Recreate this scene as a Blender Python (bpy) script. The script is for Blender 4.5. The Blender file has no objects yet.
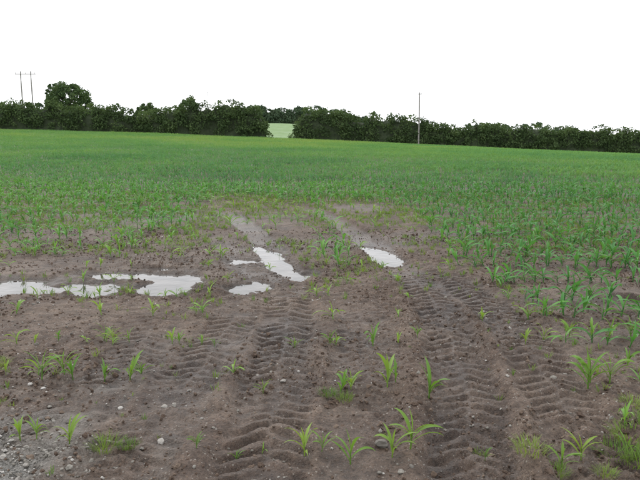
import bpy, math, random
import numpy as np
from mathutils import Vector, Matrix
random.seed(7); rng=np.random.default_rng(7)
scene=bpy.context.scene
def link(o): scene.collection.objects.link(o); return o

# ------------------------------------------------------------ noise
def _h(ix,iy,seed):
    a=(ix.astype(np.int64)*374761393+iy.astype(np.int64)*668265263+seed*1442695041)&0xffffffff
    a=((a^(a>>13))*1274126177)&0xffffffff
    a=(a^(a>>16))&0xffffffff
    return a.astype(np.float64)/2147483647.5-1.0
def vn(x,y,seed=0):
    c,s=math.cos(seed*1.7+.5),math.sin(seed*1.7+.5)
    x,y=x*c-y*s+seed*13.7,x*s+y*c+seed*5.3
    ix=np.floor(x);iy=np.floor(y);fx=x-ix;fy=y-iy
    fx=fx*fx*fx*(fx*(fx*6-15)+10);fy=fy*fy*fy*(fy*(fy*6-15)+10)
    a=_h(ix,iy,seed);b=_h(ix+1,iy,seed);c=_h(ix,iy+1,seed);d=_h(ix+1,iy+1,seed)
    return (a*(1-fx)+b*fx)*(1-fy)+(c*(1-fx)+d*fx)*fy
def fbm(x,y,seed,o=3):
    r=0;a=1;t=0
    for i in range(o):
        r=r+a*vn(x*2**i,y*2**i,seed+i*7);t+=a;a*=.5
    return r/t
def sst(a,b,x):
    t=np.clip((x-a)/(b-a),0,1);return t*t*(3-2*t)

# ------------------------------------------------------------ terrain
def base_h(x,y):
    t=np.clip((y-10)/90,0,1.0)**1.5
    xc=np.clip(x,-85,85)
    z=t*(1.6-0.044*xc-0.0002*xc*xc)
    z=z+np.exp(-((x+10)/34)**2)*4.9*sst(104,215,y)
    return z
TR=[ # x as function of y, depth, start, end
 dict(p=[(-2,.1),(0,.35),(2.8,.76),(3.3,.86),(4.04,.98),(4.9,1.10),(6.0,1.18),(7.4,1.12),(8.7,.93),(10.6,.70),(13.5,.15),(16,-1.2)],d=.048,a=-2,b=16,k=.125),
 dict(p=[(-2,-.5),(0,-.4),(3.08,-.28),(3.9,-.28),(4.9,-.30),(6.2,-.32),(7.67,-.42),(9.1,-.72),(11.2,-1.2),(13.5,-1.9),(16,-3.3)],d=.034,a=-2,b=16,k=.13),
 dict(p=[(-2,-1.3),(0,-1.15),(3.2,-.95),(4.0,-.88),(5.2,-.80),(6.85,-.80),(8.2,-.98),(11,-1.9),(14,-3.2)],d=.018,a=-2,b=12,k=.12),
 dict(p=[(-2,1.0),(0,1.15),(3,1.42),(4,1.55),(5,1.68),(6.2,1.66),(8,1.45),(10,1.2),(13,.8)],d=.032,a=-2,b=10,k=.12),
 dict(p=[(-2,.1),(3,.20),(5,.42),(7,.30),(9,.1),(12,-.6)],d=.008,a=-2,b=8,k=.12),
 dict(p=[(-2,-2.6),(2,-1.75),(3.2,-1.5),(4.5,-1.35),(6,-1.6),(8,-2.4),(10,-3.6)],d=.014,a=-2,b=7,k=.12),
]
for T in TR:
    P=np.array(T['p']);yy=np.linspace(P[0,0],P[-1,0],400)
    xx=np.interp(yy,P[:,0],P[:,1])
    k=np.ones(41)/41; xp=np.pad(xx,20,mode='edge');xx=np.convolve(xp,k,'valid')
    sl=np.gradient(xx,yy);s=np.cumsum(np.sqrt(1+sl*sl))*(yy[1]-yy[0])
    T.update(yy=yy,xx=xx,sl=sl,s=s)
# puddles: cx,cy,rx,ry,rot
PU=[(-3.85,6.80,1.25,.50,.05),(-2.70,6.78,.62,.36,.0),(-1.68,6.95,.36,.62,.0),(-2.3,7.42,.85,.22,0.0),(-1.95,7.85,.45,.13,0),
    (-.80,9.05,.15,.58,.42),(-.55,8.10,.17,.56,.25),(-1.06,8.35,.22,.24,0),(-.82,6.82,.22,.36,.05),(-.22,7.42,.17,.36,-.1),(.82,9.0,.18,.46,.3),(.93,8.4,.27,.34,0),
    (3.28,6.2,.28,.16,0),(2.85,5.75,.14,.09,0)]
LEVEL=-.045
def pq(x,y,warp=True):
    if warp:
        wx=.13*vn(x*2.6,y*2.6,81)+.07*vn(x*7,y*7,82)+.03*vn(x*17,y*17,83)
        wy=.13*vn(x*2.6,y*2.6,84)+.07*vn(x*7,y*7,85)+.03*vn(x*17,y*17,86)
    m=np.full_like(x,9.0)
    for cx,cy,rx,ry,r in PU:
        c,s=math.cos(r),math.sin(r)
        k=min(1,min(rx,ry)/.30) if warp else 0
        X_=x-cx+(wx*k if warp else 0);Y_=y-cy+(wy*k if warp else 0)
        u=(X_*c+Y_*s)/rx;v=(-X_*s+Y_*c)/ry
        m=np.minimum(m,np.sqrt(u*u+v*v))
    return m
def pud(x,y): return 1-sst(.6,1.25,pq(x,y))
def detail(x,y,sp=None):
    """sp: mesh spacing, fades octaves that cannot be carried"""
    if sp is None: sp=np.zeros_like(x)
    f=lambda w:1-sst(.25,.6,sp/w)
    fade=1-sst(40,95,y)
    lum=.016*fbm(x*.9,y*.9,3,2)
    mid=.018*vn(x*3.2,y*3.2,11)*f(.3)+.013*vn(x*7,y*7,12)*f(.14)
    wob=vn(x*3,y*3,33)
    fine=.010*(1-2*np.abs(vn(x*14,y*14,13)))*f(.07)+.009*(1-2*np.abs(vn(x*27,y*27,14)))*f(.037)+.005*vn(x*52,y*52,15)*f(.025)
    patch=sst(-.5,.5,vn(x*1.3,y*1.3,21))
    h=lum;rough=np.ones_like(x);rut=np.zeros_like(x);berm=np.zeros_like(x)
    tread=np.zeros_like(x)
    for i,T in enumerate(TR):
        cx=np.interp(y,T['yy'],T['xx']);sl=np.interp(y,T['yy'],T['sl']);s=np.interp(y,T['yy'],T['s'])
        t=(x-cx)/np.sqrt(1+sl*sl)
        on=sst(T['a']-.5,T['a']+.5,y)*(1-sst(T['b']-3,T['b'],y))
        t=t+.030*wob+.010*vn(x*9,y*9,34)
        at=np.abs(t);ins=(1-sst(.18,.28,at))*on
        dep=T['d']*(1+.45*vn(y*.8,x*0+i,40+i))
        side=np.where(t>0,.5,0.0)
        ph=(s+at*.55)/T['k']+side+.20*vn(x*3,y*3,50+i)+.13*vn(x*11,y*11,55+i)
        bar=sst(-.45,.45,np.sin(ph*2*math.pi))
        vis=sst(-.55,.30,vn(x*1.9,y*1.9,60+i)+.3*vn(x*6,y*6,66+i)+.18)
        lug=(bar-.5)*.026*f(.12)*vis*min(1,(T['d']/.03)**.6)*(1+.5*vn(x*8,y*8,64))
        lug=lug*(1-sst(.21,.26,at))*sst(.0,.03,at)
        r=ins*(-dep+lug)
        rut=np.where(np.abs(r)>np.abs(rut)*.9,r,rut)
        rough=np.minimum(rough,1-.48*ins*vis)
        berm=berm+on*T['d']*.7*np.exp(-((at-.33)/.08)**2)*(.7+.7*wob)
        tread=np.maximum(tread,ins)
    h=h+berm*(1-tread)+rut+(mid*(.45+.55*rough)+fine*(.45+.9*patch)*(.25+.75*rough))
    q=pq(x,y);p=1-sst(.6,1.25,q)
    h=h*(1-.55*p)-.085*p+.030*p*(vn(x*2.1,y*4.2,71)+.8*vn(x*6,y*8,72)+.4*vn(x*18,y*18,73))
    q0=pq(x,y,False);ring=sst(1.3,1.6,q0)*(1-sst(2.2,3.2,q0))
    h=h+ring*np.maximum(0,(LEVEL+.012)-h)
    return h*fade,tread,p
def H(x,y):
    x=np.asarray(x,float);y=np.asarray(y,float)
    return base_h(x,y)+detail(x,y)[0]

def graded(c0,c1,st,g,end):
    L=list(np.arange(c0,c1,st));v=L[-1];d=st
    while v<end:
        d*=g;v+=d;L.append(v)
    return L
rx=graded(0,2.3,.014,1.02,1600)
xs=np.array([-v for v in rx[:0:-1]]+rx)
yf=graded(2.3,6.8,.014,1.012,1700)
yb=[];v=2.3;d=.014
while v>-300:
    d*=1.09;v-=d;yb.append(v)
ys=np.array(yb[::-1]+yf)
X,Y=np.meshgrid(xs,ys)
SP=np.maximum(*np.meshgrid(np.gradient(xs),np.gradient(ys)))
D,TREAD,P=detail(X.ravel(),Y.ravel(),SP.ravel())
Z=base_h(X.ravel(),Y.ravel())+D
nx,ny=len(xs),len(ys)
print("GRID",nx,ny)
def mesh_np(name,co,faces,mats=(),smooth=False):
    me=bpy.data.meshes.new(name)
    n=len(faces);k=faces.shape[1]
    me.vertices.add(len(co));me.vertices.foreach_set('co',np.asarray(co,np.float32).ravel())
    me.loops.add(n*k);me.loops.foreach_set('vertex_index',faces.astype(np.int32).ravel())
    me.polygons.add(n);me.polygons.foreach_set('loop_start',np.arange(0,n*k,k,dtype=np.int32))
    me.polygons.foreach_set('use_smooth',np.full(n,smooth))
    me.update(calc_edges=True)
    for m in mats: me.materials.append(m)
    return me

# ------------------------------------------------------------ materials
def newmat(name):
    m=bpy.data.materials.new(name);m.use_nodes=True
    nt=m.node_tree;return m,nt,nt.nodes['Principled BSDF'],nt.nodes['Material Output']
def N(nt,t,**k):
    n=nt.nodes.new(t)
    for a,b in k.items(): setattr(n,a,b)
    return n
def noise(nt,scale,det=3,co=None,rough=.5):
    n=N(nt,'ShaderNodeTexNoise');n.inputs['Scale'].default_value=scale;n.inputs['Detail'].default_value=det
    n.inputs['Roughness'].default_value=rough
    if co: nt.links.new(co,n.inputs['Vector'])
    return n
def ramp(nt,src,stops):
    r=N(nt,'ShaderNodeValToRGB');e=r.color_ramp.elements
    while len(e)<len(stops): e.new(.5)
    for i,(p,c) in enumerate(stops):
        e[i].position=p;e[i].color=(*c,1)
    nt.links.new(src,r.inputs[0]);return r
def mix(nt,f,a,b,bt='MIX'):
    m=N(nt,'ShaderNodeMix',data_type='RGBA',blend_type=bt)
    for s,v in ((m.inputs[0],f),(m.inputs[6],a),(m.inputs[7],b)):
        if isinstance(v,bpy.types.NodeSocket): nt.links.new(v,s)
        elif isinstance(v,(int,float)): s.default_value=v
        else: s.default_value=(*v,1)
    return m.outputs[2]
def math_(nt,op,a,b=0.0,clamp=False):
    m=N(nt,'ShaderNodeMath',operation=op,use_clamp=clamp)
    for s,v in ((m.inputs[0],a),(m.inputs[1],b)):
        if isinstance(v,bpy.types.NodeSocket): nt.links.new(v,s)
        else: s.default_value=v
    return m.outputs[0]

def soil_mat():
    m,nt,b,o=newmat('damp_soil')
    g=N(nt,'ShaderNodeNewGeometry');co=g.outputs['Position']
    n1=noise(nt,1.1,3,co,.6);n2=noise(nt,9,3,co,.65);n3=noise(nt,70,3,co,.7)
    c=ramp(nt,n1.outputs[0],[(.30,(.060,.040,.030)),(.50,(.096,.067,.050)),(.70,(.142,.106,.081))]).outputs[0]
    c2=ramp(nt,n2.outputs[0],[(.30,(.45,.42,.40)),(.55,(1,1,1)),(.75,(1.3,1.3,1.3))]).outputs[0]
    c=mix(nt,.9,c,c2,'MULTIPLY')
    c3=ramp(nt,n3.outputs[0],[(.30,(.42,.40,.38)),(.5,(1,1,1)),(.72,(1.5,1.5,1.5))]).outputs[0]
    c=mix(nt,.95,c,c3,'MULTIPLY')
    for sc_,th_,col_ in ((55,.82,(.27,.25,.22)),(120,.78,(.21,.19,.17))):
        v=N(nt,'ShaderNodeTexVoronoi');v.inputs['Scale'].default_value=sc_;nt.links.new(co,v.inputs['Vector'])
        sep=N(nt,'ShaderNodeSeparateColor');nt.links.new(v.outputs['Color'],sep.inputs[0])
        k=math_(nt,'MULTIPLY',math_(nt,'GREATER_THAN',sep.outputs[0],th_),math_(nt,'LESS_THAN',v.outputs['Distance'],.28))
        k=math_(nt,'MULTIPLY',k,math_(nt,'GREATER_THAN',n2.outputs[0],.45))
        c=mix(nt,math_(nt,'MULTIPLY',k,.7),c,col_)
    aw=N(nt,'ShaderNodeAttribute',attribute_name='wet')
    c=mix(nt,aw.outputs['Fac'],c,mix(nt,1.0,c,(.54,.49,.45),'MULTIPLY'))
    ag=N(nt,'ShaderNodeAttribute',attribute_name='grass')
    gc=ramp(nt,n1.outputs[0],[(.3,(.085,.16,.045)),(.7,(.13,.21,.065))]).outputs[0]
    c=mix(nt,ag.outputs['Fac'],c,gc)
    av=N(nt,'ShaderNodeAttribute',attribute_name='gravel')
    gr=ramp(nt,sep.outputs[1],[(0,(.06,.057,.05)),(1,(.19,.18,.165))]).outputs[0]
    c=mix(nt,av.outputs['Fac'],c,gr)
    nt.links.new(c,b.inputs['Base Color'])
    r=math_(nt,'SUBTRACT',.80,math_(nt,'MULTIPLY',aw.outputs['Fac'],.45));nt.links.new(r,b.inputs['Roughness'])
    b.inputs['Specular IOR Level'].default_value=.36
    h=math_(nt,'ADD',math_(nt,'MULTIPLY',n3.outputs[0],.017),math_(nt,'MULTIPLY',n2.outputs[0],.02))
    bp=N(nt,'ShaderNodeBump');bp.inputs['Strength'].default_value=1;bp.inputs['Distance'].default_value=1.0
    nt.links.new(h,bp.inputs['Height']);nt.links.new(bp.outputs[0],b.inputs['Normal'])
    return m
SOIL=soil_mat()
def leaf_mat(name,stops,src='random',trans=.35,rough=.5,spec=.25,ns=None,attr=None,matte=False):
    m,nt,b,o=newmat(name)
    if attr:
        a=N(nt,'ShaderNodeAttribute',attribute_name=attr[0],attribute_type=attr[1]);s=a.outputs['Fac']
        oi=N(nt,'ShaderNodeObjectInfo');g=N(nt,'ShaderNodeNewGeometry')
        s=math_(nt,'ADD',s,math_(nt,'MULTIPLY',math_(nt,'SUBTRACT',oi.outputs['Random'],.5),.30))
        s=math_(nt,'ADD',s,math_(nt,'MULTIPLY',math_(nt,'SUBTRACT',g.outputs['Random Per Island'],.5),.25),True)
    elif src=='random':
        s=N(nt,'ShaderNodeObjectInfo').outputs['Random']
    else:
        g=N(nt,'ShaderNodeNewGeometry')
        s=math_(nt,'ADD',math_(nt,'MULTIPLY',noise(nt,ns or .35,3,g.outputs['Position']).outputs[0],1.5),
            math_(nt,'MULTIPLY',g.outputs['Random Per Island'],.45))
        s=math_(nt,'SUBTRACT',s,.45,True)
    c=ramp(nt,s,stops).outputs[0]
    if matte:
        nt.nodes.remove(b);b=N(nt,'ShaderNodeBsdfDiffuse');nt.links.new(c,b.inputs[0])
    else:
        nt.links.new(c,b.inputs['Base Color']);b.inputs['Roughness'].default_value=rough
        b.inputs['Specular IOR Level'].default_value=spec
    t=N(nt,'ShaderNodeBsdfTranslucent')
    tc=mix(nt,1.0,c,(1.45,1.4,.75),'MULTIPLY');nt.links.new(tc,t.inputs[0])
    ms=N(nt,'ShaderNodeMixShader');ms.inputs[0].default_value=trans
    nt.links.new(b.outputs[0],ms.inputs[1]);nt.links.new(t.outputs[0],ms.inputs[2]);nt.links.new(ms.outputs[0],o.inputs[0])
    return m
MZ=[(0,(.185,.300,.060)),(.35,(.115,.265,.058)),(.75,(.072,.212,.055)),(1,(.050,.155,.050))]
MAIZE=leaf_mat('maize_leaf',MZ,attr=('tint','INSTANCER'))
MAIZE_F=leaf_mat('maize_leaf_matte',[(p,(c[0]*1.22+.012,c[1]*1.03+.012,c[2]*1.55+.012)) for p,c in MZ],attr=('tint','INSTANCER'),matte=True)  # colour paled to stand in for grazing gloss that matte leaves lack
MAIZE_N=leaf_mat('maize_leaf_young',[(0,(.09,.20,.035)),(.5,(.14,.25,.045)),(1,(.20,.29,.055))])
GRASS=leaf_mat('grass_blade',[(0,(.08,.16,.025)),(1,(.17,.24,.05))])
HEDGE=leaf_mat('hedge_foliage',[(0,(.036,.056,.028)),(.45,(.064,.098,.044)),(.8,(.092,.136,.058)),(1,(.125,.165,.075))],src='n',ns=.45,trans=.25,matte=True)
TREEL=leaf_mat('tree_foliage',[(0,(.042,.072,.036)),(.5,(.070,.110,.050)),(1,(.105,.15,.065))],src='n',ns=.6,trans=.25,matte=True)
FARL=leaf_mat('far_foliage',[(0,(.055,.085,.055)),(1,(.09,.13,.08))],src='n',ns=.3,trans=.2,matte=True)
m,nt,b,o=newmat('dark_core');b.inputs['Roughness'].default_value=.95
g=N(nt,'ShaderNodeNewGeometry');nt.links.new(ramp(nt,noise(nt,3,4,g.outputs['Position']).outputs[0],[(.3,(.018,.026,.012)),(.7,(.040,.058,.025))]).outputs[0],b.inputs['Base Color'])
CORE=m  # dark green for the solid inner shell of the hedges
m,nt,b,o=newmat('bark');b.inputs['Roughness'].default_value=.9
g=N(nt,'ShaderNodeNewGeometry');nt.links.new(ramp(nt,noise(nt,5,4,g.outputs['Position']).outputs[0],[(.3,(.06,.045,.035)),(.7,(.14,.11,.09))]).outputs[0],b.inputs['Base Color'])
BARK=m
m,nt,b,o=newmat('weathered_pole_wood');b.inputs['Roughness'].default_value=.85
g=N(nt,'ShaderNodeNewGeometry');nt.links.new(ramp(nt,noise(nt,4,4,g.outputs['Position']).outputs[0],[(.3,(.17,.16,.15)),(.7,(.27,.255,.24))]).outputs[0],b.inputs['Base Color'])
POLE=m
m,nt,b,o=newmat('puddle_water')
g=N(nt,'ShaderNodeNewGeometry')
nt.links.new(ramp(nt,noise(nt,3.5,4,g.outputs['Position']).outputs[0],[(.35,(.035,.032,.030)),(.65,(.085,.075,.068))]).outputs[0],b.inputs['Base Color'])
b.inputs['Roughness'].default_value=.02;b.inputs['IOR'].default_value=1.33
b.inputs['Specular IOR Level'].default_value=.5
bp=N(nt,'ShaderNodeBump');bp.inputs['Strength'].default_value=.3;bp.inputs['Distance'].default_value=.012
nt.links.new(noise(nt,6,2,g.outputs['Position']).outputs[0],bp.inputs['Height']);nt.links.new(bp.outputs[0],b.inputs['Normal'])
WATER=m
m,nt,b,o=newmat('field_stone');b.inputs['Roughness'].default_value=.8
oi=N(nt,'ShaderNodeObjectInfo');g=N(nt,'ShaderNodeNewGeometry')
c=ramp(nt,oi.outputs['Random'],[(0,(.09,.08,.07)),(.5,(.16,.15,.13)),(.85,(.26,.245,.225)),(1,(.42,.41,.39))]).outputs[0]
c=mix(nt,.5,c,ramp(nt,noise(nt,60,4,g.outputs['Position']).outputs[0],[(.3,(.6,.55,.5)),(.7,(1.1,1.1,1.1))]).outputs[0],'MULTIPLY')
nt.links.new(c,b.inputs['Base Color']);STONE=m
m,nt,b,o=newmat('soil_clod');b.inputs['Roughness'].default_value=.95;b.inputs['Specular IOR Level'].default_value=.2
oi=N(nt,'ShaderNodeObjectInfo');g=N(nt,'ShaderNodeNewGeometry')
c=ramp(nt,oi.outputs['Random'],[(0,(.064,.044,.033)),(.6,(.102,.073,.055)),(1,(.150,.114,.088))]).outputs[0]
nn=noise(nt,120,2,g.outputs['Position'])
c=mix(nt,.7,c,ramp(nt,nn.outputs[0],[(.3,(.6,.6,.6)),(.7,(1.3,1.3,1.3))]).outputs[0],'MULTIPLY')
nt.links.new(c,b.inputs['Base Color'])
bp=N(nt,'ShaderNodeBump');bp.inputs['Distance'].default_value=.006;nt.links.new(nn.outputs[0],bp.inputs['Height']);nt.links.new(bp.outputs[0],b.inputs['Normal'])
CLOD=m

# ------------------------------------------------------------ ground
idx=np.arange(nx*ny).reshape(ny,nx)
F=np.stack([idx[:-1,:-1].ravel(),idx[:-1,1:].ravel(),idx[1:,1:].ravel(),idx[1:,:-1].ravel()],1)
xr,yr=X.ravel(),Y.ravel()
me=mesh_np('ground',np.stack([xr,yr,Z],1),F,[SOIL],True)
wet=np.clip(TREAD*.35+sst(.02,.5,P)*.9+(1-sst(-.06,0,D))*(yr<40)*.6+.45*vn(xr*.7,yr*.7,90)+.14,0,1)
grass=sst(97.5,99.5,yr+.4*vn(xr*.5,yr*.5,5))
grass=np.maximum(grass,sst(25,80,yr)*.6)
gravel=np.exp(-(((xr+1.75)/.50)**2+((yr-2.9)/.48)**2))*1.6+.5*vn(xr*5,yr*5,8)-.22
gravel=np.clip(gravel,0,1)*(np.abs(xr+1.75)<1.2)*(yr<4.2)
for nme,arr in (('wet',wet),('grass',grass),('gravel',gravel)):
    a=me.attributes.new(nme,'FLOAT','POINT');a.data.foreach_set('value',arr.astype(np.float32))
link(bpy.data.objects.new('ground',me))

# ------------------------------------------------------------ puddles
for j,(cx,cy,prx,pry,r) in enumerate(PU):
    n=48;zz=LEVEL-.0003*j;co=[(cx,cy,zz)];c,s=math.cos(r),math.sin(r)
    for i in range(n):
        a=2*math.pi*i/n;u=prx*1.7*math.cos(a);v=pry*1.7*math.sin(a)
        co.append((cx+u*c-v*s,cy+u*s+v*c,zz))
    f=np.array([[0,1+i,1+(i+1)%n] for i in range(n)])
    link(bpy.data.objects.new('puddle',mesh_np('puddle',np.array(co),f,[WATER])))

# ------------------------------------------------------------ plant meshes
def leaf(V,Fc,base,az,L,W,el0,droop,seg=6,fold=.35,twist=0):
    p=Vector(base);el=el0;start=len(V);d=Vector((math.cos(az),math.sin(az),0));side=Vector((-math.sin(az),math.cos(az),0))
    for i in range(seg+1):
        t=i/seg
        w=W*(.45+1.1*t if t<.45 else .95*(1-((t-.45)/.55)**1.7))*.5 if t<1 else .0006
        w=max(w,.0006)
        dirv=d*math.cos(el)+Vector((0,0,math.sin(el)));up=-d*math.sin(el)+Vector((0,0,math.cos(el)))
        sd=(side*math.cos(twist*t)+up*math.sin(twist*t))
        for k in (-1,0,1):
            V.append(tuple(p+sd*w*k+up*(w*fold*abs(k))))
        p=p+dirv*(L/seg);el-=droop/seg*(.5+1.0*t)
    for i in range(seg):
        a=start+i*3
        Fc.append((a,a+1,a+4,a+3));Fc.append((a+1,a+2,a+5,a+4))
def maize_geo(r,h=1.0,seg=6,wide=1.0,up=0.0):
    V=[];Fc=[]
    sh=.10*h;rad=.006
    for z,rr in ((-.03,rad*1.2),(sh*.5,rad),(sh,rad*.75)):
        for k in range(5): V.append((rr*math.cos(k*1.2566),rr*math.sin(k*1.2566),z))
    for i in range(2):
        for k in range(5): Fc.append((i*5+k,i*5+(k+1)%5,(i+1)*5+(k+1)%5,(i+1)*5+k))
    az=r.uniform(0,6.28);n=r.choice([5,6,6,7])
    for i in range(n):
        q=i/(n-1);z=sh*(.15+.85*q)
        if i==n-1: leaf(V,Fc,(0,0,z*.95),az+r.uniform(-.6,.6),.15*h*r.uniform(.8,1.1),.020*wide,1.42,.35,seg,.7)
        else:
            L=(.11+.16*math.sin(math.pi*(.2+.65*q)))*h*r.uniform(.85,1.15)
            leaf(V,Fc,(0,0,z),az+math.pi*(i%2)+r.uniform(-.7,.7),L,(.021+.018*q)*wide*r.uniform(.85,1.15),r.uniform(.55+up,1.2+up*.5),r.uniform(1.1-up,2.4-up*2),seg,.35,r.uniform(-1.1,1.1))
    return np.array(V),np.array(Fc)
def maize_mesh(name,seed,mat,h=1.0,seg=6,wide=1.0,up=0.0):
    V,Fc=maize_geo(random.Random(seed),h,seg,wide,up);return mesh_np(name,V,Fc,[mat],True)
def row_mesh(name,seed,mat,L=1.2):
    r=random.Random(seed);VV=[];FF=[];n=0;x=-L/2
    while x<L/2:
        V,Fc=maize_geo(r,1,3,1.1);s=max(.55,min(1.3,r.gauss(.95,.13)));a=r.gauss(0,.14);b_=r.gauss(0,.14)
        M=np.array(Matrix.Rotation(a,3,'X')@Matrix.Rotation(b_,3,'Y'))
        V=(V*s)@M.T+np.array([x+r.gauss(0,.02),r.gauss(0,.035),0]);VV.append(V);FF.append(Fc+n);n+=len(V);x+=.118
    return mesh_np(name,np.concatenate(VV),np.concatenate(FF),[mat],True)
def tuft_mesh(name,seed,mat,n=26,h=.13,spread=.05,w=.004):
    r=random.Random(seed);V=[];Fc=[]
    for i in range(n):
        a=r.uniform(0,6.28);q=spread*math.sqrt(r.random())
        leaf(V,Fc,(q*math.cos(a),q*math.sin(a),-.005),a+r.uniform(-.7,.7),h*r.uniform(.5,1.15),w*r.uniform(.7,1.3),r.uniform(.9,1.5),r.uniform(.3,1.5),4,.3)
    return mesh_np(name,np.array(V),np.array(Fc),[mat],True)
def lump_mesh(name,seed,mat,sub=2,flat=.6,amp=.35):
    import bmesh
    bm=bmesh.new();bmesh.ops.create_icosphere(bm,subdivisions=sub,radius=1)
    from mathutils import noise as mn
    for v in bm.verts:
        n=v.co.normalized();k=1+amp*mn.noise(n*1.3+Vector((seed*3.1,0,0)))+amp*.5*mn.noise(n*3.1+Vector((0,seed*2.7,0)))
        v.co=Vector((n.x*k,n.y*k*.8,n.z*k*flat))
    me=bpy.data.meshes.new(name);bm.to_mesh(me);bm.free();me.materials.append(mat);return me

def scatter(name,meshes,pts,rots,scl,idx,tint=None):
    col=bpy.data.collections.new(name+'_kinds')
    for i,me in enumerate(meshes):
        ob=bpy.data.objects.new(f'{name}_kind_{i:02d}',me);col.objects.link(ob)
    pm=bpy.data.meshes.new(name);pm.vertices.add(len(pts));pm.vertices.foreach_set('co',np.asarray(pts,np.float32).ravel())
    a=pm.attributes.new('rot','FLOAT_VECTOR','POINT');a.data.foreach_set('vector',np.asarray(rots,np.float32).ravel())
    a=pm.attributes.new('scl','FLOAT','POINT');a.data.foreach_set('value',np.asarray(scl,np.float32))
    a=pm.attributes.new('idx','INT','POINT');a.data.foreach_set('value',np.asarray(idx,np.int32))
    a=pm.attributes.new('tint','FLOAT','POINT');a.data.foreach_set('value',np.asarray(tint if tint is not None else np.zeros(len(pts)),np.float32))
    ob=link(bpy.data.objects.new(name,pm))
    ng=bpy.data.node_groups.new(name+'_scatter','GeometryNodeTree')
    ng.interface.new_socket('Geometry',in_out='INPUT',socket_type='NodeSocketGeometry')
    ng.interface.new_socket('Geometry',in_out='OUTPUT',socket_type='NodeSocketGeometry')
    gi=ng.nodes.new('NodeGroupInput');go=ng.nodes.new('NodeGroupOutput')
    ip=ng.nodes.new('GeometryNodeInstanceOnPoints');ci=ng.nodes.new('GeometryNodeCollectionInfo')
    ci.inputs['Collection'].default_value=col;ci.inputs['Separate Children'].default_value=True;ci.inputs['Reset Children'].default_value=True
    def na(n,t):
        x=ng.nodes.new('GeometryNodeInputNamedAttribute');x.data_type=t;x.inputs['Name'].default_value=n
        return x.outputs['Attribute']
    L=ng.links.new
    L(gi.outputs[0],ip.inputs['Points']);L(ci.outputs[0],ip.inputs['Instance']);ip.inputs['Pick Instance'].default_value=True
    L(na('idx','INT'),ip.inputs['Instance Index'])
    e=ng.nodes.new('FunctionNodeEulerToRotation');L(na('rot','FLOAT_VECTOR'),e.inputs[0]);L(e.outputs[0],ip.inputs['Rotation'])
    L(na('scl','FLOAT'),ip.inputs['Scale']);L(ip.outputs[0],go.inputs[0])
    md=ob.modifiers.new('scatter','NODES');md.node_group=ng
    return ob

# ------------------------------------------------------------ crop
def density(x,y):
    n=.5+.5*vn(x*.6,y*.6,101)
    bare=np.exp(-((x+1.6+.10*(y-13))/2.6)**2)*2.6          # worn headland round the wheelings
    far=sst(11.6,15.4,y-bare+1.2*vn(x*.4,y*.2,102))
    right=sst(1.35,2.2,x+.45*vn(y*1.1,x,103)-.04*np.maximum(0,y-9))*sst(4.6,6.0,y)
    left=(1-sst(-2.6,-1.3,x+.09*(y-8)))*sst(7.9,8.8,y)*.95
    bet=np.exp(-((x-.38+.05*(y-6))/.33)**2)*.85*sst(3.4,5.5,y)
    mid=.42+.35*sst(9,13,y)
    nearr=.85*sst(1.6,2.2,x)*sst(3.6,4.3,y)
    nearl=.45*(1-sst(-1.5,-.9,x))*sst(3.2,4.2,y)
    d=np.maximum.reduce([far*1.0,right,left*(.6+.6*n),bet,mid*n,nearr,nearl*(.5+.8*n)])
    _,tr,p=detail(x,y)
    d=d*(1-.85*tr*(y<15.5)*(x>-2.0))*(1-.75*sst(.2,.7,p))
    return d
th=math.radians(-1.2);ct,st_=math.cos(th),math.sin(th)
PX=[];PY=[];CX=[];CY=[]
k=0
while True:
    v0=3.30+.75*k
    if v0>99: break
    half=.64*v0+6
    if v0<21:
        us=np.arange(-half,half,.106)
        us=us+rng.normal(0,.03,len(us));vs=v0+rng.normal(0,.05,len(us))+.08*vn(us*.12,us*0+k,6)
        PX.append(us*ct-vs*st_);PY.append(us*st_+vs*ct)
    else:
        us=np.arange(-half,half,1.2)+rng.uniform(0,1.2);vs=v0+.08*vn(us*.12,us*0+k,6)
        CX.append(us*ct-vs*st_);CY.append(us*st_+vs*ct)
    k+=1
PX=np.concatenate(PX);PY=np.concatenate(PY)
dn=density(PX,PY);keep=(rng.random(len(PX))<dn*.95)&(PY<97.8)
PX,PY,dn=PX[keep],PY[keep],dn[keep]
print("PLANTS",len(PX))
vig=sst(.35,.95,dn)
sc=(.50+.40*vig+.10*sst(12,17,PY)+.13*rng.normal(0,1,len(PX))+.12*vn(PX*.25,PY*.25,9))
right_v=sst(1.3,2.4,PX)*(1-sst(16,30,PY))
sc=np.clip(sc,.3,1.35)
tint=np.clip(.12+.48*vig+.20*right_v+.18*vn(PX*.15,PY*.15,77),0,1)
mz=[maize_mesh(f'maize_{i}',i,MAIZE) for i in range(14)]
scatter('maize_crop',mz,np.stack([PX,PY,H(PX,PY)],1),
  np.stack([rng.normal(0,.16,len(PX)),rng.normal(0,.16,len(PX)),rng.uniform(0,6.28,len(PX))],1),sc,rng.integers(0,14,len(PX)),tint)
CX=np.concatenate(CX);CY=np.concatenate(CY);kp=CY<98;CX,CY=CX[kp],CY[kp];n=len(CX);print('ROWS',n)
dz=(base_h(CX+.6,CY)-base_h(CX-.6,CY))/1.2
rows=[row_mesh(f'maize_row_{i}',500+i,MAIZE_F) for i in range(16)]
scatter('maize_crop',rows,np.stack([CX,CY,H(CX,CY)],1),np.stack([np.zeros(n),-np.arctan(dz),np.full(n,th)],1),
  np.clip(.97+.14*vn(CX*.25,CY*.25,9)+.10*vn(CX*.08,CY*.1,10),.7,1.3),rng.integers(0,16,n),np.clip(.70+.22*vn(CX*.12,CY*.12,77)-.30*sst(25,85,CY),0,1))

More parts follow.
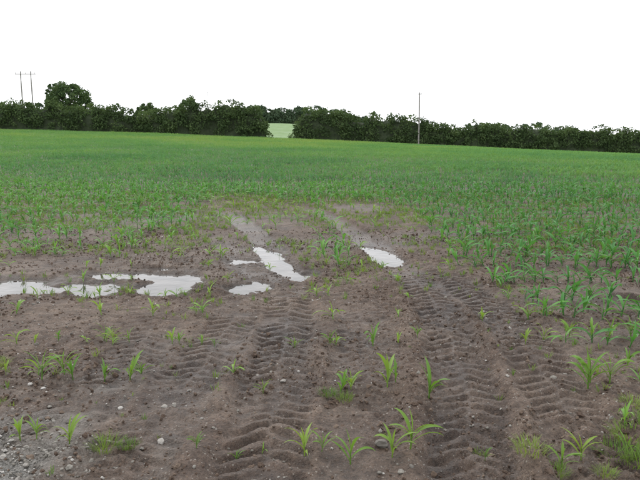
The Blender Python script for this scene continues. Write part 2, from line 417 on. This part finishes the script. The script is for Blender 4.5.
# hand-surveyed seedlings in the nearest rows: x, y, size
near=[(-1.63,3.2,.7),(-1.53,3.18,.62),(-1.33,3.12,.85),(-.63,3.0,.42),(-.43,3.02,.35),(-.30,3.05,.3),(-.08,3.03,.9),(.01,3.06,.55),(.155,2.98,.95),(.37,3.0,.9),(.47,3.05,1.1),
(.86,3.05,.35),(1.24,3.0,.75),(1.36,3.05,.8),(1.62,3.1,.6),
(-1.86,4.0,1.05),(-1.75,4.1,.9),(-1.66,4.02,.85),(-1.46,4.05,.8),(-1.29,4.06,.95),(-1.24,4.15,.6),(-.37,3.87,.55),(.13,3.8,.9),(.20,3.86,.8),(.44,3.9,1.1),(.50,3.95,.8),(.68,3.72,1.1),(1.76,3.92,1.25),(1.80,3.98,1.1),(1.93,3.98,1.1),
(-2.27,4.8,.5),(-2.1,4.85,.45),(-1.75,4.9,.75),(-1.66,4.85,.6),(-1.54,4.88,.6),(-1.12,4.8,.6),(-.95,4.85,.5),(-.84,4.8,.4),(-.2,4.8,.65),(.08,4.75,.6),(.42,4.78,.95),(.63,4.85,.6),(.79,4.9,.5),
(1.65,4.85,.7),(1.83,4.95,.75),(2.02,4.9,.8),(2.17,4.82,.9),(2.34,4.9,.9),(2.5,4.86,1.0),(2.6,4.8,1.1),(2.75,4.9,1.0),
(2.2,4.3,.8),(2.36,4.2,.9),(2.55,4.25,1.0),(-2.5,4.05,.7),(-2.3,4.0,.6),(-2.15,4.1,.5)]
nm=[maize_mesh(f'maize_seedling_{i}',100+i,MAIZE_N,seg=9,wide=1.0,up=.22) for i in range(13)]
for i,(x,y,s) in enumerate(near):
    o=link(bpy.data.objects.new('maize_seedling',nm[i%13]));o.location=(x,y,float(H([x],[y])[0]));s*=.80
    o.scale=(s*.85,s*.85,s);o.rotation_euler=(random.gauss(0,.09),random.gauss(0,.09),random.uniform(0,6.28))

# weeds: little grass seedlings through the thin part of the field
wm=[tuft_mesh(f'weed_{i}',i,GRASS,n=9,h=.075,spread=.022,w=.007) for i in range(6)]
n=60000;wx=rng.uniform(-12,9,n);wy=2.6+16.4*rng.random(n)
w=sst(-.35,.6,vn(wx*.9,wy*.9,120)+.35*sst(8,14,wy))*(1-.75*detail(wx,wy)[1])*(1-sst(.3,.8,pud(wx,wy)))*(.12+.42*sst(4.2,10,wy))
kp=rng.random(n)<w;wx,wy=wx[kp],wy[kp];n=len(wx);print('WEEDS',n)
scatter('weed_seedlings',wm,np.stack([wx,wy,H(wx,wy)],1),np.stack([wx*0,wx*0,rng.uniform(0,6.28,n)],1),rng.uniform(.35,1.2,n)*(.75+.25*sst(4,8,wy)),rng.integers(0,6,n))
# grass clumps
gm=[tuft_mesh(f'grass_{i}',50+i,GRASS,n=130,h=.11,spread=.10,w=.0045) for i in range(3)]
for i,(x,y,s) in enumerate([(-1.14,3.1,.72),(-1.02,3.12,.5),(1.05,2.92,.75),(1.16,2.86,.6),(1.56,3.1,1.0),(1.68,3.2,.9),(1.62,2.95,.9),(.05,3.75,.55),(.15,3.7,.5),(1.4,2.85,.5),(1.8,3.3,1.0),(-2.3,4.3,.7),(.85,3.15,.4),(-2.0,3.7,.4),(1.9,3.6,.7)]):
    o=link(bpy.data.objects.new('grass_clump',gm[i%3]));o.location=(x,y,float(H([x],[y])[0]));o.scale=(s,s,s*random.uniform(.7,1.0));o.rotation_euler[2]=random.uniform(0,6)

# stones and clods
sm=[lump_mesh(f'stone_{i}',i,STONE,2,.55,.45) for i in range(6)]
n=7500;x=rng.uniform(-6,6,n);y=2.3+8*rng.random(n)**1.4
kp=rng.random(n)<(.35+.65*sst(-.2,.5,vn(x*1.1,y*1.1,130)));x,y=x[kp],y[kp]
gx=rng.normal(-1.72,.27,1300);gy=rng.normal(2.88,.24,1300);x=np.append(x,gx);y=np.append(y,gy);n=len(x)
s=.004+.006*rng.random(n)**2+.014*rng.random(n)**14
scatter('field_stones',sm,np.stack([x,y,H(x,y)+s*.2],1),rng.normal(0,.4,(n,3))*[1,1,8],s,rng.integers(0,6,n))
cm=[lump_mesh(f'clod_{i}',20+i,CLOD,2,.6,.7) for i in range(8)]
n=56000;x=rng.uniform(-6,6,n);y=2.3+9*rng.random(n)**1.3
kp=rng.random(n)<(.3+.7*sst(-.3,.5,vn(x*1.3,y*1.3,21)))*(1-.5*detail(x,y)[1])*(1-sst(.0,.2,pud(x,y)));x,y=x[kp],y[kp];n=len(x)
s=.004+.007*rng.random(n)+.016*rng.random(n)**12
scatter('soil_clods',cm,np.stack([x,y,H(x,y)],1),rng.normal(0,.5,(n,3))*[1,1,8],s,rng.integers(0,8,n))
for i,(x,y,s) in enumerate([(.33,3.12,.038),(.40,2.86,.022),(-.95,3.62,.025),(1.62,4.15,.03),(1.72,4.2,.022),(-.25,4.1,.02),(.9,4.4,.02)]):
    o=link(bpy.data.objects.new('stone',sm[i%6]));o.location=(x,y,float(H([x],[y])[0])+s*.2);o.scale=(s,s,s);o.rotation_euler[2]=i*1.3

# ------------------------------------------------------------ foliage masses
def leaf_quads(C,size,nrm=None):
    n=len(C)
    a=rng.normal(0,1,(n,3));a/=np.linalg.norm(a,axis=1)[:,None]
    b=np.cross(a,(nrm if nrm is not None else 0)+rng.normal(0,.6,(n,3)));b/=np.linalg.norm(b,axis=1)[:,None]
    a=a*size[:,None];b=b*(size*rng.uniform(.45,.8,n))[:,None]
    V=np.stack([C-a,C-b*.9+a*.1,C+a,C+b*.9-a*.1],1).reshape(-1,3)
    return V,np.arange(4*n).reshape(n,4)
def hedge(name,prof,yc,dep,cpm,lpc,size,mat,seed,cr=(.35,.85)):
    px=np.array([p[0] for p in prof]);ph=np.array([p[1] for p in prof])
    x0,x1=px[0],px[-1];Ln=x1-x0
    bx=[];xx=x0+.6
    R=np.random.default_rng(seed)
    while xx<x1-.3: bx.append((xx,R.uniform(1.6,3.2),R.uniform(.84,1.08)));xx+=R.uniform(1.0,2.6)
    bx=np.array(bx)
    def top(x):
        h=np.interp(x,px,ph)
        k=((x[:,None]-bx[None,:,0])/bx[None,:,1]);e=bx[None,:,2]*np.sqrt(np.clip(1-k*k,0,1))
        e=np.maximum(e.max(1),.78)
        end=np.sqrt(np.clip(np.minimum(x-x0,x1-x)/1.6,0.03,1))
        return h*(e+.05*vn(x*1.3,x*0,seed+2))*end
    n=int(Ln*cpm)
    cx=rng.uniform(x0,x1,n);t=top(cx);R_=rng.uniform(cr[0],cr[1],n)
    zf=rng.random(n)**.75
    cz=np.maximum(.25,(t-R_*.8)*zf+.15)
    wy=dep*.5*(1-.55*(cz/np.maximum(t,.1))**3)
    cy=np.where(rng.random(n)<.72,-wy*rng.uniform(.6,1.1,n),wy*rng.uniform(-.6,1.1,n))
    m=int(Ln*1.8);sx=rng.uniform(x0+.6,x1-.6,m)
    cx=np.append(cx,sx);cz=np.append(cz,top(sx)*rng.uniform(.92,1.02,m));cy=np.append(cy,rng.normal(0,dep*.18,m));R_=np.append(R_,rng.uniform(.18,.42,m)*cr[1]/.85)
    cnt=np.maximum(14,(lpc*(R_/.6)**2)).astype(int)
    ci=np.repeat(np.arange(len(cx)),cnt);k=len(ci)
    d=rng.normal(0,1,(k,3));d/=np.linalg.norm(d,axis=1)[:,None];rr=R_[ci]*(.62+.48*rng.random(k))
    C=np.stack([cx[ci]+d[:,0]*rr*1.1,yc+cy[ci]+d[:,1]*rr*.8,np.maximum(.05,cz[ci]+d[:,2]*rr*.8)],1)
    C[:,2]+=base_h(C[:,0],C[:,1])
    V,Fq=leaf_quads(C,size*rng.uniform(.55,1.4,k),d)
    gx=np.arange(x0+.3,x1-.3,.4);gp=np.linspace(0,np.pi,13)
    GX,GP=np.meshgrid(gx,gp);gxr=GX.ravel();gpr=GP.ravel();t=top(gxr)
    yy=-np.sign(np.cos(gpr))*np.abs(np.cos(gpr))**.5*dep*.36*(1+.25*vn(gxr*.9,gpr*2,seed+5));zz=np.abs(np.sin(gpr))**.7*t*.80*(1+.08*vn(gxr*2,gpr*2,seed+6))
    V2=np.stack([gxr,yc+yy,base_h(gxr,np.full(gxr.size,yc))+zz-.1],1)
    ii=np.arange(GX.size).reshape(GX.shape);F2=np.stack([ii[:-1,:-1].ravel(),ii[:-1,1:].ravel(),ii[1:,1:].ravel(),ii[1:,:-1].ravel()],1)+len(V)
    me=mesh_np(name,np.concatenate([V,V2]),np.concatenate([Fq,F2]),[mat,CORE])
    mi=np.zeros(len(Fq)+len(F2),np.int32);mi[len(Fq):]=1;me.polygons.foreach_set('material_index',mi)
    return link(bpy.data.objects.new(name,me))
hedge('hedgerow',[(-85,4.6),(-60,4.6),(-50,4.6),(-46,4.2),(-42,4.5),(-36,4.0),(-30,4.0),(-26,4.3),(-22,4.3),(-20.5,5.5),(-17,5.9),(-13,5.5),(-9.5,5.0),(-8,3.9)],102,3.6,12,50,.155,HEDGE,200)
hedge('hedgerow',[(-4.2,4.4),(-2,5.0),(1,5.2),(4,4.8),(5.5,4.0),(9,4.4),(13,4.5),(17,4.3),(21,3.9),(25,4.4),(30,4.3),(36,4.2),(42,4.5),(51,4.8),(62,4.8),(85,4.8)],102,3.6,12,50,.155,HEDGE,300)
hedge('distant_hedgerow',[(-60,4.5),(-30,5.5),(-20,6.0),(-14,5.0),(-8,5.4),(0,6.2),(20,5.5)],216,5,4,40,.3,FARL,400,(.7,1.6))
hedge('distant_hedgerow',[(40,6),(60,7.6),(85,7),(110,8),(150,7)],180,5,4,40,.3,FARL,500,(.7,1.6))
hedge('distant_hedgerow',[(-160,6),(-120,6.2),(-90,5.8),(-66,6.4),(-45,4.4)],150,5,4,40,.28,FARL,600,(.7,1.5))

def tube(V,Fc,a,b,ra,rb,n=6):
    a=Vector(a);b=Vector(b);d=(b-a).normalized();u=d.orthogonal().normalized();w=d.cross(u);s=len(V)
    for p,r in ((a,ra),(b,rb)):
        for k in range(n):
            an=2*math.pi*k/n;V.append(tuple(p+u*r*math.cos(an)+w*r*math.sin(an)))
    for k in range(n): Fc.append((s+k,s+(k+1)%n,s+n+(k+1)%n,s+n+k))
def tree(name,x,y,h,cw,seed,nleaf=9000,ls=.2):
    """rounded crown: leaf clumps through a dome, limbs reaching into it"""
    r=random.Random(seed);R=np.random.default_rng(seed);z0=float(base_h(np.array([x]),np.array([y]))[0]);V=[];Fc=[];ends=[]
    tube(V,Fc,(x,y,z0-.2),(x,y,z0+h*.3),h*.035,h*.026,8);tube(V,Fc,(x,y,z0+h*.3),(x+.1,y,z0+h*.7),h*.026,h*.01,8)
    cz=z0+h*.60;rz=h*.40
    for i in range(56):
        a=i*2.4;u=-.75+1.7*((i+.5)/56);u=min(u,.97);q=math.sqrt(max(0,1-u*u))*r.uniform(.58,1.0)
        e=Vector((x+math.cos(a)*q*cw*.5,y+math.sin(a)*q*cw*.5,cz+u*rz*r.uniform(.76,1.0)))
        ends.append(e)
        p0=Vector((x,y,z0+h*r.uniform(.25,.6)));tube(V,Fc,p0,e,h*.009,h*.002,4)
    C=[];Dn=[];per=nleaf//len(ends)
    for e in ends:
        Rr=cw*.10*r.uniform(.65,1.4)
        d=R.normal(0,1,(per,3));d/=np.linalg.norm(d,axis=1)[:,None];C.append(np.array(e)+d*(Rr*R.random(per)[:,None]**.35)*[1,1,.85]);Dn.append(d)
    C=np.concatenate(C)
    k=np.maximum(0,C[:,2]-(z0+h));C[:,2]-=k*.8
    LV,LF=leaf_quads(C,ls*rng.uniform(.6,1.4,len(C)),np.concatenate(Dn))
    Vn=np.array(V);me=mesh_np(name,np.concatenate([LV,Vn]),np.concatenate([LF,np.array(Fc)+len(LV)]),[TREEL,BARK])
    mi=np.zeros(len(LF)+len(Fc),np.int32);mi[len(LF):]=1;me.polygons.foreach_set('material_index',mi)
    link(bpy.data.objects.new(name,me))
tree('broadleaf_tree',-50.8,130,9.6,8.8,1,14000,.19)
tree('broadleaf_tree',-55.2,133,9.9,3.6,5,4500,.17)
tree('broadleaf_tree',-32.5,120,5.5,4.4,2,5000,.16)
tree('broadleaf_tree',-29,126,4.5,5.0,8,4000,.16)
tree('broadleaf_tree',-23,112,6.3,4.0,3,4000,.16)

# ------------------------------------------------------------ utility poles
def finish(name,V,Fc):
    link(bpy.data.objects.new(name,mesh_np(name,np.array(V),np.array(Fc),[POLE],True)))
def zb(x,y): return float(base_h(np.array([x]),np.array([y]))[0])
x,y=-54.7,120;z=zb(x,y);V=[];Fc=[]
T_=14.2
for dx in(-.95,.95): tube(V,Fc,(x+dx,y,z-.3),(x+dx,y,T_),.15,.11,8)
tube(V,Fc,(x-1.9,y-.15,T_-.5),(x+1.9,y-.15,T_-.5),.07,.07,6)
for dx in(-1.8,0,1.8): tube(V,Fc,(x+dx,y-.15,T_-.45),(x+dx,y-.15,T_-.1),.06,.04,6)
finish('double_utility_pole',V,Fc)
x,y=15.5,99.9;z=zb(x,y);V=[];Fc=[];tube(V,Fc,(x,y,z-.3),(x,y,8.9),.13,.09,8)
tube(V,Fc,(x-.3,y-.14,8.65),(x+.3,y-.14,8.65),.04,.04,6)
for dx in(-.26,.26): tube(V,Fc,(x+dx,y-.14,8.66),(x+dx,y-.14,8.85),.04,.03,6)
finish('utility_pole',V,Fc)
x,y=-26.3,150;z=zb(x,y);V=[];Fc=[];tube(V,Fc,(x,y,z-.3),(x,y,12.8),.07,.05,8);tube(V,Fc,(x-.2,y-.1,12.5),(x+.2,y-.1,12.5),.03,.03,6);finish('utility_pole',V,Fc)

# ------------------------------------------------------------ light, world, camera
w=bpy.data.worlds.new('World');scene.world=w;w.use_nodes=True;nt=w.node_tree;bg=nt.nodes['Background']
sk=N(nt,'ShaderNodeTexSky',sky_type='NISHITA');sk.sun_disc=False;sk.sun_rotation=math.radians(-35)
sk.dust_density=4;sk.air_density=1
hs=N(nt,'ShaderNodeHueSaturation');hs.inputs['Saturation'].default_value=.15;nt.links.new(sk.outputs[0],hs.inputs['Color'])
nt.links.new(mix(nt,.88,hs.outputs[0],(14.5,14.7,15.1)),bg.inputs[0]);bg.inputs[1].default_value=.13
sl=bpy.data.lights.new('sun','SUN');sl.energy=1.3;sl.angle=math.radians(16);sl.color=(1,.97,.92)
so=link(bpy.data.objects.new('sun',sl))
e,a=math.radians(48),math.radians(-35)
sk.sun_elevation=e
d=Vector((math.sin(a)*math.cos(e),math.cos(a)*math.cos(e),math.sin(e)));so.rotation_euler=d.to_track_quat('Z','Y').to_euler()
cam=bpy.data.cameras.new('camera');co=link(bpy.data.objects.new('camera',cam));cam.sensor_width=36;cam.lens=35.3;cam.clip_end=4000;cam.clip_start=.05
co.location=(0,0,1.6);co.rotation_euler=(math.radians(90-9.05),0,0);scene.camera=co
scene.view_settings.view_transform='Standard';scene.view_settings.look='None';scene.view_settings.exposure=0
